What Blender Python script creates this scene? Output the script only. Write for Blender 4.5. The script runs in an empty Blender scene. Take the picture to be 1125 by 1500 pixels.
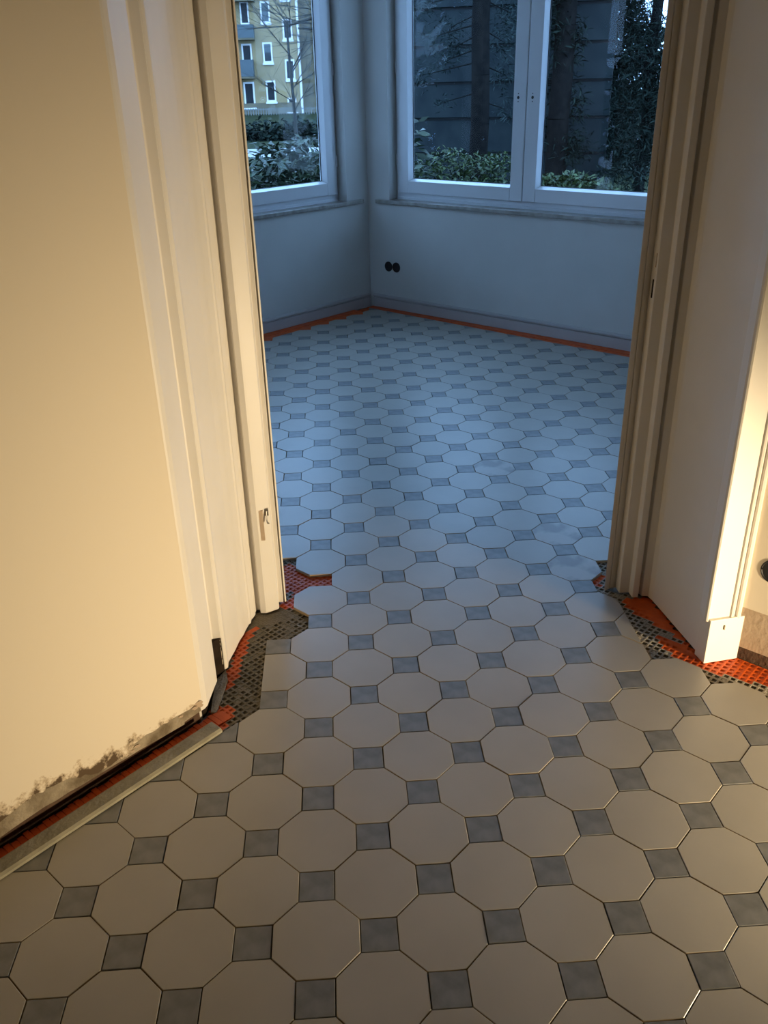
import bpy, math, random
import numpy as np
from mathutils import Matrix, Vector
random.seed(4)
rng = np.random.default_rng(7)
S = 2 ** -.5
D = .1209                                   # half the tile pitch, metres (17 cm octagons)

# ------------------------------------------------------------------ camera (fitted to the tile lattice)
F = 1260.52
R = np.array([[0.99796558, -0.05985959, -0.02194401],
              [-0.04641311, -0.44614571, -0.89375603],
              [0.04370964, 0.89295624, -0.44801633]])
CAM = np.array([0.78979268, -12.23062628, 12.13162984]) * D
cd = bpy.data.cameras.new('camera'); cam = bpy.data.objects.new('camera', cd)
bpy.context.scene.collection.objects.link(cam)
cd.sensor_fit = 'VERTICAL'; cd.sensor_height = 36; cd.sensor_width = 27; cd.lens = F * 36 / 1500
cd.clip_start = .02; cd.clip_end = 400
m = Matrix.Identity(4)
for i in range(3):
    m[i][0] = R[0][i]; m[i][1] = -R[1][i]; m[i][2] = -R[2][i]; m[i][3] = CAM[i]
cam.matrix_world = m
sc = bpy.context.scene; sc.camera = cam

# ------------------------------------------------------------------ sky, exposure
w = bpy.data.worlds.new('sky'); sc.world = w; w.use_nodes = True
bg = w.node_tree.nodes['Background']
bg.inputs[0].default_value = (.31, .56, 1.0, 1); bg.inputs[1].default_value = 7.4
vs = sc.view_settings
vs.view_transform = 'Standard'; vs.look = 'None'; vs.gamma = 1; vs.use_curve_mapping = False
vs.exposure = 0.0
LAMP_POWER = 246

# ------------------------------------------------------------------ helpers
COL = sc.collection
def ray(x, y):
    return R.T @ np.array([(x - 562.5) / F, (y - 750) / F, 1.])
def on_plane(x, y, P0, n):                  # pixel -> point on a plane that the thing touches
    d = ray(x, y); n = np.array(n, float)
    return CAM + d * (np.dot(np.array(P0, float) - CAM, n) / np.dot(d, n))
def on_floor(x, y, z=0.): return on_plane(x, y, (0, 0, z), (0, 0, 1))

def obj(name, verts, faces, mats, parent=None, smooth=False, mi=None):
    me = bpy.data.meshes.new(name)
    me.from_pydata([tuple(map(float, v)) for v in verts], [], [tuple(int(i) for i in f) for f in faces])
    for mt in (mats if isinstance(mats, (list, tuple)) else [mats]): me.materials.append(mt)
    if mi is not None: me.polygons.foreach_set('material_index', np.array(mi, dtype=np.int32))
    if smooth: me.polygons.foreach_set('use_smooth', np.ones(len(me.polygons), dtype=bool))
    me.update()
    o = bpy.data.objects.new(name, me); COL.objects.link(o)
    if parent: o.parent = parent
    return o
def fast_obj(name, verts, quads, mats, parent=None, mi=None):
    verts = np.asarray(verts, np.float32); quads = np.asarray(quads, np.int32)
    me = bpy.data.meshes.new(name); k = quads.shape[1]
    me.vertices.add(len(verts)); me.vertices.foreach_set('co', verts.ravel())
    me.loops.add(quads.size); me.loops.foreach_set('vertex_index', quads.ravel())
    me.polygons.add(len(quads)); me.polygons.foreach_set('loop_start', np.arange(0, quads.size, k, dtype=np.int32))
    for mt in (mats if isinstance(mats, (list, tuple)) else [mats]): me.materials.append(mt)
    if mi is not None: me.polygons.foreach_set('material_index', np.asarray(mi, np.int32))
    me.update(calc_edges=True); me.validate()
    o = bpy.data.objects.new(name, me); COL.objects.link(o)
    if parent: o.parent = parent
    return o
def empty(name, loc=(0, 0, 0)):
    o = bpy.data.objects.new(name, None); o.empty_display_size = .1; COL.objects.link(o); o.location = loc
    return o
def tag(o, label=None, cat=None, group=None, kind=None):
    if label: o['label'] = label
    if cat: o['category'] = cat
    if group: o['group'] = group
    if kind: o['kind'] = kind
    return o
def keep(o, parent):                        # parent without moving
    o.parent = parent; o.matrix_parent_inverse = Matrix.Translation(parent.location).inverted(); return o

class MB:
    def __init__(s): s.v = []; s.f = []; s.mi = []
    def add(s, v, f, mi=0):
        b = len(s.v); s.v += [tuple(p) for p in v]
        for q in f: s.f.append(tuple(i + b for i in q)); s.mi.append(mi)
    def box(s, x0, x1, y0, y1, z0, z1, fr=None, mi=0):
        fr = fr or (lambda a, b, c: (a, b, c))
        v = [fr(a, b, c) for a in (x0, x1) for b in (y0, y1) for c in (z0, z1)]
        f = [(0, 1, 3, 2), (4, 6, 7, 5), (0, 4, 5, 1), (2, 3, 7, 6), (0, 2, 6, 4), (1, 5, 7, 3)]
        s.add(v, f, mi)
    def prism(s, pts, z0, z1, mi=0):        # plan polygon extruded upwards
        n = len(pts)
        v = [(p[0], p[1], z0) for p in pts] + [(p[0], p[1], z1) for p in pts]
        f = [tuple(range(n))[::-1], tuple(range(n, 2 * n))] + [(i, (i + 1) % n, n + (i + 1) % n, n + i) for i in range(n)]
        s.add(v, f, mi)
    def sweep(s, prof, fr, a0, a1, mi=0):   # profile (depth, z) pushed along a wall frame fr(along, depth, z)
        n = len(prof)
        v = [fr(a0, p[0], p[1]) for p in prof] + [fr(a1, p[0], p[1]) for p in prof]
        f = [tuple(range(n)), tuple(range(n, 2 * n))[::-1]] + [(i, n + i, n + (i + 1) % n, (i + 1) % n) for i in range(n)]
        s.add(v, f, mi)
    def tube(s, p0, p1, r0, r1, n=8, mi=0, caps=True):
        p0 = Vector(p0); p1 = Vector(p1); d = (p1 - p0).normalized()
        a = d.orthogonal().normalized(); b = d.cross(a)
        ring = [(math.cos(2 * math.pi * i / n), math.sin(2 * math.pi * i / n)) for i in range(n)]
        v = [p0 + (a * c + b * q) * r0 for c, q in ring] + [p1 + (a * c + b * q) * r1 for c, q in ring]
        f = [(i, (i + 1) % n, n + (i + 1) % n, n + i) for i in range(n)]
        if caps: f += [tuple(range(n))[::-1], tuple(range(n, 2 * n))]
        s.add(v, f, mi)
    def build(s, name, mats, parent=None, smooth=False, fix=True):
        o = obj(name, s.v, s.f, mats, parent, smooth, s.mi)
        if fix:
            import bmesh
            bm = bmesh.new(); bm.from_mesh(o.data); bmesh.ops.recalc_face_normals(bm, faces=bm.faces); bm.to_mesh(o.data); bm.free()
        return o
def bevel(o, wdt=.002, seg=2):
    b = o.modifiers.new('bevel', 'BEVEL'); b.width = wdt; b.segments = seg; b.limit_method = 'ANGLE'; b.angle_limit = math.radians(35)
    return o

# ------------------------------------------------------------------ materials
def material(name, col, rough=.6, col2=None, scale=8, spec=.5, bump=0, bscale=60, detail=3, lo=.35, hi=.65, coat=0, island=None, metallic=0):
    mt = bpy.data.materials.new(name); mt.use_nodes = True
    N = mt.node_tree.nodes; L = mt.node_tree.links; b = N['Principled BSDF']
    b.inputs['Base Color'].default_value = (*col, 1); b.inputs['Roughness'].default_value = rough
    b.inputs['Specular IOR Level'].default_value = spec; b.inputs['Coat Weight'].default_value = coat
    b.inputs['Coat Roughness'].default_value = .15; b.inputs['Metallic'].default_value = metallic
    tc = N.new('ShaderNodeTexCoord')
    if col2:
        no = N.new('ShaderNodeTexNoise'); no.inputs['Scale'].default_value = scale; no.inputs['Detail'].default_value = detail
        L.new(tc.outputs['Object'], no.inputs['Vector'])
        cr = N.new('ShaderNodeValToRGB'); cr.color_ramp.elements[0].position = lo; cr.color_ramp.elements[1].position = hi
        cr.color_ramp.elements[0].color = (*col, 1); cr.color_ramp.elements[1].color = (*col2, 1)
        if island:
            g = N.new('ShaderNodeNewGeometry'); L.new(g.outputs['Random Per Island'], cr.inputs[0])
        else: L.new(no.outputs['Fac'], cr.inputs[0])
        L.new(cr.outputs[0], b.inputs['Base Color'])
    if bump:
        nb = N.new('ShaderNodeTexNoise'); nb.inputs['Scale'].default_value = bscale; nb.inputs['Detail'].default_value = 4
        L.new(tc.outputs['Object'], nb.inputs['Vector'])
        bp = N.new('ShaderNodeBump'); bp.inputs['Strength'].default_value = bump; bp.inputs['Distance'].default_value = .01
        L.new(nb.outputs['Fac'], bp.inputs['Height']); L.new(bp.outputs[0], b.inputs['Normal'])
    return mt
M = {}
M['tile'] = material('tile_white', (.425, .402, .352), .36, (.395, .374, .328), 5, .6, .02, 40)
M['tile_body'] = material('tile_body', (.50, .38, .24), .8)
M['tile_grey'] = material('tile_grey', (.150, .158, .162), .40, (.225, .232, .235), 24, .6, .03, 60, detail=7)
M['tile_smudge'] = material('tile_smudged', (.43, .405, .37), .38, (.25, .235, .22), 9, .6, lo=.47, hi=.60)
M['screed'] = material('screed', (.15, .14, .12), .9, (.22, .20, .17), 30, .2, .3, 120)
M['orange'] = material('orange_membrane', (.72, .115, .015), .5, (.58, .085, .012), 25, .4)
M['mortar'] = material('mortar', (.175, .155, .115), .9, (.25, .22, .17), 40, .2, .5, 150)
M['mortar_shaded'] = material('mortar_hollow_shade', (.085, .077, .06), .95, (.135, .12, .095), 60, .1)  # dark mortar fill, with the shade of the waffle hollows put into its colour
M['mortar_l'] = material('mortar_pale', (.30, .28, .235), .9, (.40, .37, .31), 30, .2, .4, 150)
M['cavity_shade'] = material('cavity_shade_black', (.018, .013, .010), .9, (.03, .02, .014), 30, .1)  # near-black colour paints the shade inside the broken corner and lock slot
M['masonry'] = material('bare_brown_base', (.085, .052, .037), .85, (.12, .078, .055), 25, .15, .4, 80)
M['render'] = material('grey_render', (.17, .135, .09), .9, (.37, .32, .24), 18, .2, .4, 90)
M['render_tan'] = material('tan_render', (.56, .45, .34), .85, (.50, .39, .29), 12, .2, .2, 70)
M['paint'] = material('gloss_white_paint', (.80, .77, .725), .46, (.77, .74, .69), 6, .5, .03, 25)
M['wallpaint'] = material('matt_white_wall', (.64, .62, .585), .8, (.61, .59, .555), 3, .2, .05, 60)
M['pvc'] = material('white_pvc', (.74, .745, .76), .28, (.72, .725, .74), 4, .5)
M['gasket'] = material('black_gasket', (.012, .012, .014), .6)
M['black'] = material('black_plastic', (.008, .008, .009), .5, (.014, .014, .015), 30)
M['chipped'] = material('chipped_paint', (.70, .62, .50), .8, (.06, .04, .025), 55, .2, detail=4, lo=.50, hi=.56)
M['skirting'] = material('skirting_paint', (.50, .465, .45), .45, (.47, .435, .42), 5)
M['frond'] = material('pale_frond', (.010, .018, .018), .7, (.034, .052, .048), spec=.15, lo=0, hi=1, island=True)
M['marble'] = material('sill_stone', (.26, .235, .20), .3, (.40, .37, .33), 22, .5, detail=6)
M['steel'] = material('steel', (.45, .43, .40), .35, metallic=1)
M['rail'] = material('smeared_rail', (.25, .24, .20), .6, (.34, .325, .275), 22, .3, .25, 90, detail=6)
M['rail_edge'] = material('rail_edge', (.38, .355, .27), .6, (.30, .28, .215), 30, .3)
M['ceiling'] = material('white_ceiling', (.55, .54, .52), .9)
M['outwall'] = material('raw_plaster', (.27, .235, .19), .9, (.22, .19, .15), 3)

# cream wall paint, stained with brown damp along its lower edge
mt = material('cream_wall', (.80, .725, .60), .75, spec=.25); M['cream'] = mt
N = mt.node_tree.nodes; L = mt.node_tree.links; b = N['Principled BSDF']
tc = N.new('ShaderNodeTexCoord'); sp = N.new('ShaderNodeSeparateXYZ'); L.new(tc.outputs['Object'], sp.inputs[0])
mr = N.new('ShaderNodeMapRange'); mr.inputs[1].default_value = .05; mr.inputs[2].default_value = .15; mr.inputs[3].default_value = .45; mr.inputs[4].default_value = -.22
L.new(sp.outputs['Z'], mr.inputs[0])
mx = N.new('ShaderNodeMapRange'); mx.inputs[1].default_value = -.58; mx.inputs[2].default_value = -.42; mx.inputs[3].default_value = .0; mx.inputs[4].default_value = -.22
L.new(sp.outputs['X'], mx.inputs[0])
no = N.new('ShaderNodeTexNoise'); no.inputs['Scale'].default_value = 34; no.inputs['Detail'].default_value = 7; no.inputs['Roughness'].default_value = .65
L.new(tc.outputs['Object'], no.inputs['Vector'])
ad = N.new('ShaderNodeMath'); ad.operation = 'ADD'; L.new(mr.outputs[0], ad.inputs[0]); L.new(no.outputs['Fac'], ad.inputs[1])
ad2 = N.new('ShaderNodeMath'); ad2.operation = 'ADD'; L.new(ad.outputs[0], ad2.inputs[0]); L.new(mx.outputs[0], ad2.inputs[1])
cr = N.new('ShaderNodeValToRGB'); e = cr.color_ramp.elements
e[0].position = .66; e[0].color = (.80, .725, .60, 1); e[1].position = .84; e[1].color = (.11, .075, .045, 1)
e.new(.74).color = (.60, .50, .37, 1)
L.new(ad2.outputs[0], cr.inputs[0]); L.new(cr.outputs[0], b.inputs['Base Color'])

mt = bpy.data.materials.new('window_glass'); mt.use_nodes = True; M['glass'] = mt
N = mt.node_tree.nodes; L = mt.node_tree.links
for n in list(N): N.remove(n)
out = N.new('ShaderNodeOutputMaterial'); mix = N.new('ShaderNodeMixShader'); tr = N.new('ShaderNodeBsdfTransparent'); gl = N.new('ShaderNodeBsdfGlossy')
tr.inputs[0].default_value = (.93, .96, .96, 1); gl.inputs['Roughness'].default_value = .02; mix.inputs[0].default_value = .008
L.new(tr.outputs[0], mix.inputs[1]); L.new(gl.outputs[0], mix.inputs[2]); L.new(mix.outputs[0], out.inputs[0])

# ================================================================== SETTING
# ---- floor slab under both rooms
mb = MB(); mb.box(-3.2, 3.8, -4.6, 5.4, -.3, -.016)
floor = tag(mb.build('floor', M['screed']), 'screed floor under octagon and square tiles', kind='structure')
mb = MB(); mb.box(-3.2, 3.8, -4.6, 5.4, 2.9, 3.2)
tag(mb.build('ceiling', M['ceiling']), kind='structure')

# ---- window room: two walls meeting in a right-angled corner
C = np.array([.3492, 4.8404])
aR_, aL_ = math.radians(-43.81), math.radians(-136.67)
dR = np.array([math.cos(aR_), math.sin(aR_)]); nR = np.array([-dR[1], dR[0]])
dL = np.array([math.cos(aL_), math.sin(aL_)]); nL = np.array([dL[1], -dL[0]])
def frR(a, dp, z): return (C[0] + a * dR[0] + dp * nR[0], C[1] + a * dR[1] + dp * nR[1], z)      # wall running to the right from the corner
def frL(a, dp, z): return (C[0] + a * dL[0] + dp * nL[0], C[1] + a * dL[1] + dp * nL[1], z)
WF = .015                                    # wall face depth behind the skirting face
SILL, WTOP = .715, 2.40
def window_wall(name, fr, a0, a1, start):
    mb = MB(); d1 = .30
    mb.box(start, 3.45, WF, d1, -.02, SILL, fr)
    mb.box(start, 3.45, WF, d1, WTOP, 2.9, fr)
    mb.box(start, a0, WF, .172, SILL, WTOP, fr)
    mb.box(a1, 3.45, WF, .172, SILL, WTOP, fr)
    if a0 - .20 > start: mb.box(start, a0 - .20, .172, d1, SILL, WTOP, fr)      # splayed outer reveal
    mb.box(a1 + .20, 3.45, .172, d1, SILL, WTOP, fr)
    return tag(mb.build(name, M['wallpaint']), kind='structure')
window_wall('wall_back_right', frR, .178, 2.208, -.30)
window_wall('wall_back_left', frL, .192, 2.26, -.014)

def make_window(name, fr, a0, a1, label):
    root = empty(name, fr((a0 + a1) / 2, .1, SILL)); tag(root, label, kind='structure')
    dn, dfr, dgl = .08, .098, .125
    zb, zt = .735, 2.39
    mid = (a0 + a1) / 2
    mb = MB()
    mb.box(a0, a0 + .05, dfr, .17, zb, zt, fr); mb.box(a1 - .05, a1, dfr, .17, zb, zt, fr)
    mb.box(a0 + .05, a1 - .05, dfr, .17, zb, zb + .075, fr); mb.box(a0 + .05, a1 - .05, dfr, .17, zt - .07, zt, fr)
    mb.box(a0 + .012, a1 - .012, dfr - .012, dfr, zb, zb + .018, fr)
    keep(mb.build('window_frame', M['pvc']), root)
    for side, (s0, s1) in enumerate(((a0 + .022, mid - .003), (mid + .003, a1 - .022))):
        z0, z1 = zb + .045, zt - .03
        st = .088
        mb = MB()
        mb.box(s0, s0 + st, dn, .15, z0, z1, fr); mb.box(s1 - st, s1, dn, .15, z0, z1, fr)
        mb.box(s0 + st, s1 - st, dn, .15, z0, z0 + st - .010, fr); mb.box(s0 + st, s1 - st, dn, .15, z1 - st, z1, fr)
        sash = keep(bevel(mb.build('sash', M['pvc']), .003), root)
        g0, g1, h0, h1 = s0 + st, s1 - st, z0 + st - .010, z1 - st
        bw = .014                             # sloping glazing bead, mitred
        o_ = [(g0, h0), (g1, h0), (g1, h1), (g0, h1)]; i_ = [(g0 + bw, h0 + bw), (g1 - bw, h0 + bw), (g1 - bw, h1 - bw), (g0 + bw, h1 - bw)]
        v = [fr(p[0], dn + .004, p[1]) for p in o_] + [fr(p[0], dgl - .002, p[1]) for p in i_]
        bead = obj('glazing_bead', v, [(i, (i + 1) % 4, 4 + (i + 1) % 4, 4 + i) for i in range(4)], M['pvc'])
        keep(bead, sash)
        k = .0035
        mb = MB()
        mb.box(g0 + bw - .001, g0 + bw + k, dgl - .004, dgl, h0 + bw, h1 - bw, fr); mb.box(g1 - bw - k, g1 - bw + .001, dgl - .004, dgl, h0 + bw, h1 - bw, fr)
        mb.box(g0 + bw, g1 - bw, dgl - .004, dgl, h0 + bw - .001, h0 + bw + k * .6, fr)
        keep(mb.build('gasket', M['gasket']), sash)
        mb = MB(); mb.box(g0 + bw - .004, g1 - bw + .004, dgl, dgl + .005, h0 + bw - .004, h1 - bw + .004, fr)
        keep(mb.build('glass_pane', M['glass']), sash)
        hs = s1 - .054 if side == 0 else s0 + .038
        mb = MB()
        mb.tube(fr(hs, dn - .0006, 1.36), fr(hs, dn + .01, 1.36), .0085, .0085, 14)
        for dz in (-.0215, .0215): mb.tube(fr(hs, dn - .0006, 1.36 + dz), fr(hs, dn + .01, 1.36 + dz), .0034, .0034, 10)
        tag(keep(mb.build('handle_hole', M['black']), sash), 'black spindle hole and screw holes of the removed handle')
    for hz in (.955, 1.505):
        for sx in (a0 + .014, a1 - .014):
            mb = MB(); mb.tube(fr(sx, dn + .006, hz), fr(sx, dn + .006, hz + .07), .0075, .0075, 10); keep(mb.build('hinge', M['pvc'], smooth=False), root)
    mb = MB(); mb.box(mid - .012, mid + .012, dn + .012, .15, zb + .05, zt - .03, fr)
    keep(mb.build('meeting_stile', M['pvc']), root)
    return root
make_window('window_1', frR, .182, 2.204, 'white two-sash window on the right of the corner, looking at dark trees')
make_window('window_2', frL, .196, 2.256, 'white window on the left of the corner, looking at a yellow building')
for nm, fr, a0, a1, n in (('trim_1', frR, .072, 2.26, 'R'), ('trim_2', frL, .052, 2.32, 'L')):
    mb = MB(); mb.box(a0, a1, -.012, .10, .713, .737, fr)
    tag(bevel(mb.build(nm, M['marble']), .003), 'narrow stone window sill under the ' + ('two-sash window' if n == 'R' else 'window facing the yellow building'), kind='structure')

# skirting boards, standing on the membrane edge
def skirting(name, fr, a0, a1, extra=None):
    prof = [(WF, -.004), (0, -.004), (0, .060), (.009, .063), (.009, .069), (-.004, .070), (-.004, .077), (.007, .085), (WF, .086)]
    mb = MB(); mb.sweep(prof, fr, a0, a1)
    if extra: mb.sweep([(p[0], p[1] - .002) for p in prof], fr, *extra)
    return tag(mb.build(name, M['skirting']), kind='structure')
skirting('baseboard_right', frR, .022, 3.3)
skirting('baseboard_left', frL, .075, 3.3, (.006, .072))

# near walls of the window room and the diagonal door wall
def wallbox(name, pts, z0=-.02, z1=2.9, mat='wallpaint', label=None):
    mb = MB(); mb.prism(pts, z0, z1); return tag(mb.build(name, M[mat]), label, kind='structure')
# left mass: hall wall, door reveal core, side wall of the window room
wallbox('wall_left', [(-2.40, -1.776), (-.305, .319), (-.305, .53), (-.262, .55), (-.262, .93), (-.55, .93), (-2.02, 2.40), (-2.30, 2.12), (-.95, .55), (-2.65, -1.50)], label='hall wall left of the doorway')
wallbox('wall_right', [(3.10, -1.466), (1.170, .464), (1.168, .50), (1.10, .50), (1.10, .93), (1.36, .93), (2.84, 2.40), (3.12, 2.12), (1.80, .75), (3.38, -1.20)], label='hall wall right of the doorway')
wallbox('wall_above_door', [(-.30, .55), (1.12, .55), (1.12, .93), (-.30, .93)], 2.16, 2.9)
wallbox('wall_hall_left', [(-2.65, -1.50), (-2.45, -1.72), (.35, -4.45), (.10, -4.60), (-2.8, -1.7)], mat='outwall')
wallbox('wall_hall_right', [(3.38, -1.20), (3.12, -1.48), (.35, -4.45), (.60, -4.60), (3.5, -1.4)], mat='outwall')

# ---- left hall wall: dark base, grey render, cream skim coat, each with its broken lower edge
def frW(a, dp, z):                            # a along the left wall (towards the door), dp out of the wall
    return (-.3125 + a * S + dp * S, .3125 + a * S - dp * S, z)
def slab(name, low, z1, d0, d1, mat, parent):
    n = len(low); v = []
    for dp in (d0, d1):
        v += [frW(a, dp, z) for a, z in low] + [frW(low[-1][0], dp, z1), frW(low[0][0], dp, z1)]
    k = n + 2
    f = [tuple(range(k)), tuple(range(k, 2 * k))[::-1]] + [(i, k + i, k + (i + 1) % k, (i + 1) % k) for i in range(k)]
    mb = MB(); mb.add(v, f); o = mb.build(name, mat); o.parent = parent; return o
wl = bpy.data.objects['wall_left']
def jag(pts, step, amp, seed):
    r = random.Random(seed); out = []
    for (a0, z0), (a1, z1) in zip(pts, pts[1:]):
        n = max(1, int(abs(a1 - a0) / step))
        for i in range(n):
            t = i / n; out.append((a0 + (a1 - a0) * t, z0 + (z1 - z0) * t + r.uniform(-amp, amp)))
    out.append(pts[-1]); return out
skim = jag([(-2.9, .06), (-.9, .06), (-.531, .061), (-.492, .070), (-.444, .074), (-.367, .060), (-.33, .046), (-.30, .031), (-.215, .027), (-.195, .046), (-.173, .052), (-.099, .052), (-.047, .049), (-.012, .056), (.006, .063)], .012, .0035, 3)
rend = jag([(-2.9, .02), (-.541, .019), (-.435, .025), (-.315, .022), (-.186, .018), (-.052, .013), (-.05, .020), (.006, .022)], .03, .0012, 5)
slab('base_strip', [(-2.9, -.016), (.0, -.016)], .10, .0005, .006, M['masonry'], wl)
slab('render_coat', rend, .30, .003, .0115, M['render'], wl)
slab('skim_coat', skim, 2.9, .004, .0145, M['cream'], wl)

# rounded plaster return beside the doorway
mb = MB()
mb.prism([(-.302, .306), (-.2945, .3135), (-.2885, .3260), (-.2870, .340), (-.2845, .36), (-.280, .395), (-.2755, .428), (-.34, .435), (-.34, .29)], .022, 2.9)
o = mb.build('plaster_return', M['paint']); o.parent = wl
mb = MB(); mb.prism([(-.306, .318), (-.296, .335), (-.288, .43), (-.286, .49), (-.2665, .5095), (-.2665, .5115), (-.34, .5115), (-.34, .30)], -.016, .106)
o = mb.build('cavity_shade_block', M['cavity_shade']); o.parent = wl  # solid dark block standing in for the shade of the open corner
# splintered wood left where the plinth came off
zs = np.linspace(.018, .106, 15); rr = random.Random(8)
lf = [-.2765 + .0045 * rr.random() + .004 * math.sin(k * .9) for k in range(15)]; rt = [-.2675 - .0015 * rr.random() for k in range(15)]
v = [(x, .5065, z) for x, z in zip(lf, zs)] + [(x, .5065, z) for x, z in zip(rt, zs)] + [(x, .5100, z) for x, z in zip(lf, zs)] + [(x, .5100, z) for x, z in zip(rt, zs)]
mb = MB(); mb.add(v, [(k, 15 + k, 16 + k, k + 1) for k in range(14)] + [(30 + k, k, k + 1, 31 + k) for k in range(14)] + [(15 + k, 45 + k, 46 + k, 16 + k) for k in range(14)])
o = mb.build('splintered_wood', [M['chipped']], fix=False); o.parent = wl
# chipped plaster flakes at the wall's lower corner
mb = MB()
for a, z, r_ in ((-.003, .050, .012), (-.016, .043, .009), (.001, .040, .008), (-.06, .044, .006), (-.19, .036, .008), (-.205, .030, .006)):
    ps = [frW(a + r_ * math.cos(t) * (1 + .35 * math.sin(3 * t)), .0145 + .002 * math.cos(t), z + .6 * r_ * math.sin(t)) for t in np.linspace(0, 2 * math.pi, 8)[:-1]]
    qs = [frW(a + r_ * .8 * math.cos(t), .009, z + .5 * r_ * math.sin(t)) for t in np.linspace(0, 2 * math.pi, 8)[:-1]]
    mb.add(ps + qs, [tuple(range(7))] + [(i, 7 + i, 7 + (i + 1) % 7, (i + 1) % 7) for i in range(7)])
o = mb.build('plaster_flakes', M['render_tan']); o.parent = wl

# ---- right hall wall: cream coat down to the old skirting line, tan render below
def frV(a, dp, z): return (1.204 + a * S - dp * S, .430 - a * S - dp * S, z)
wr = bpy.data.objects['wall_right']
for nm, z0, z1, dp, mat in (('base_strip', -.016, .034, .003, 'masonry'), ('render_coat', .030, .20, .010, 'render_tan'), ('skim_coat', .158, 2.9, .0125, 'cream')):
    mb = MB(); mb.box(-.046, 2.68, 0.0005, dp, z0, z1, frV); o = mb.build(nm, M[mat]); o.parent = wr
M_cream2 = material('cream_wall_plain', (.80, .725, .60), .75, (.77, .69, .565), 4, .25); bpy.data.objects['skim_coat.001'].data.materials[0] = M_cream2

# ---- door: lining, reveals, architrave, plinth block, header
door = empty('door_1', (.40, .80, 0)); tag(door, 'white painted doorway lining without its door leaf', kind='structure')
mb = MB()
mb.prism([(-.202, .790), (-.198, .808), (-.188, .808), (-.184, .790), (-.167, .788), (-.161, .791), (-.131, .808), (-.128, .813), (-.131, .848), (-.117, .846), (-.1165, .858), (-.1125, .858), (-.112, .846), (-.107, .850), (-.110, .858), (-.17, .885), (-.17, .945), (-.26, .945), (-.26, .79)], -.003, 2.16)
jl = keep(bevel(mb.build('jamb_lining', M['paint']), .0018), door)
mb = MB()
mb.prism([(1.031, .773), (1.011, .776), (1.007, .790), (1.001, .790), (.998, .770), (.979, .770), (.978, .800), (.947, .800), (.946, .838), (.9255, .829), (.9245, .848), (.9205, .848), (.9200, .824), (.905, .820), (.9085, .827), (.975, .845), (.99, .945), (1.10, .945), (1.10, .77)], -.003, 2.16)
jr = keep(bevel(mb.build('jamb_lining', M['paint']), .0018), door)
mb = MB()                                     # left reveal board with shallow hollow and two beads
mb.prism([(-.264, .512), (-.2575, .520), (-.2585, .545), (-.2455, .600), (-.236, .650), (-.229, .672), (-.2265, .682), (-.2235, .700), (-.2155, .733), (-.2105, .738), (-.2105, .756), (-.2045, .770), (-.200, .786), (-.2045, .7935), (-.262, .7935), (-.29, .512)], -.004, 2.16)
keep(bevel(mb.build('reveal_board', M['paint']), .0015), door)
mb = MB()                                     # left edge moulding, broken off above the floor
mb.prism([(-.2755, .430), (-.290, .436), (-.3000, .450), (-.3000, .490), (-.287, .506), (-.2655, .509), (-.2645, .513), (-.31, .52), (-.33, .43)], .105, 2.16)
keep(bevel(mb.build('edge_moulding', M['paint']), .0012), door)
mb = MB()
mb.prism([(1.0315, .775), (1.0375, .750), (1.076, .4385), (1.105, .443), (1.105, .775)], -.004, 2.16)
keep(mb.build('reveal_board', M['paint']), door)
mb = MB()                                     # right architrave with beads
mb.prism([(1.0605, .448), (1.0585, .440), (1.0615, .433), (1.0655, .431), (1.0690, .434), (1.0705, .4375), (1.1320, .446), (1.1345, .441), (1.1400, .440), (1.1430, .447), (1.1490, .448), (1.1510, .440), (1.1570, .439), (1.1625, .444), (1.1640, .466), (1.150, .50), (1.0700, .50)], .128, 2.20)
keep(mb.build('architrave', M['paint']), door)
mb = MB(); mb.prism([(1.0720, .4270), (1.1740, .4430), (1.1690, .490), (1.0640, .474)], -.010, .132)
keep(bevel(mb.build('plinth_block', M['paint']), .002), door)
mb = MB(); mb.box(1.115, 1.1175, .4300, .4345, .098, .112); keep(mb.build('nail_mark', M['render']), door)
mb = MB(); mb.box(-.26, 1.10, .79, .945, 2.05, 2.20); mb.box(-.30, 1.12, .50, .80, 2.12, 2.20)
keep(bevel(mb.build('door_head', M['paint']), .004), door)
# strike recess with its keeper hook on the left jamb
P = lambda x, z, y=.797: (x, y, z)
mb = MB(); mb.box(-.1605, -.1490, .7905, .7985, .252, .350); tag(keep(mb.build('strike_recess', M['render_tan']), door), 'shallow strike recess cut into the jamb')
mb = MB()
pts = [(-.139, .7985, .345), (-.139, .795, .335), (-.1395, .793, .318), (-.137, .789, .309), (-.133, .787, .311)]
for p, q in zip(pts, pts[1:]): mb.tube(p, q, .0022, .0022, 8)
mb.box(-.1435, -.1335, .7985, .806, .330, .352)
tag(keep(mb.build('keeper_hook', M['steel']), door), 'small bent steel keeper hook')
mb = MB(); mb.box(.9448, .9475, .8120, .8180, .926, .975); keep(mb.build('lock_slot', M['cavity_shade']), door)
mb = MB(); mb.box(.9450, .9475, .8080, .8120, 1.008, 1.044); keep(mb.build('lock_slot', M['render_tan']), door)

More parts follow.
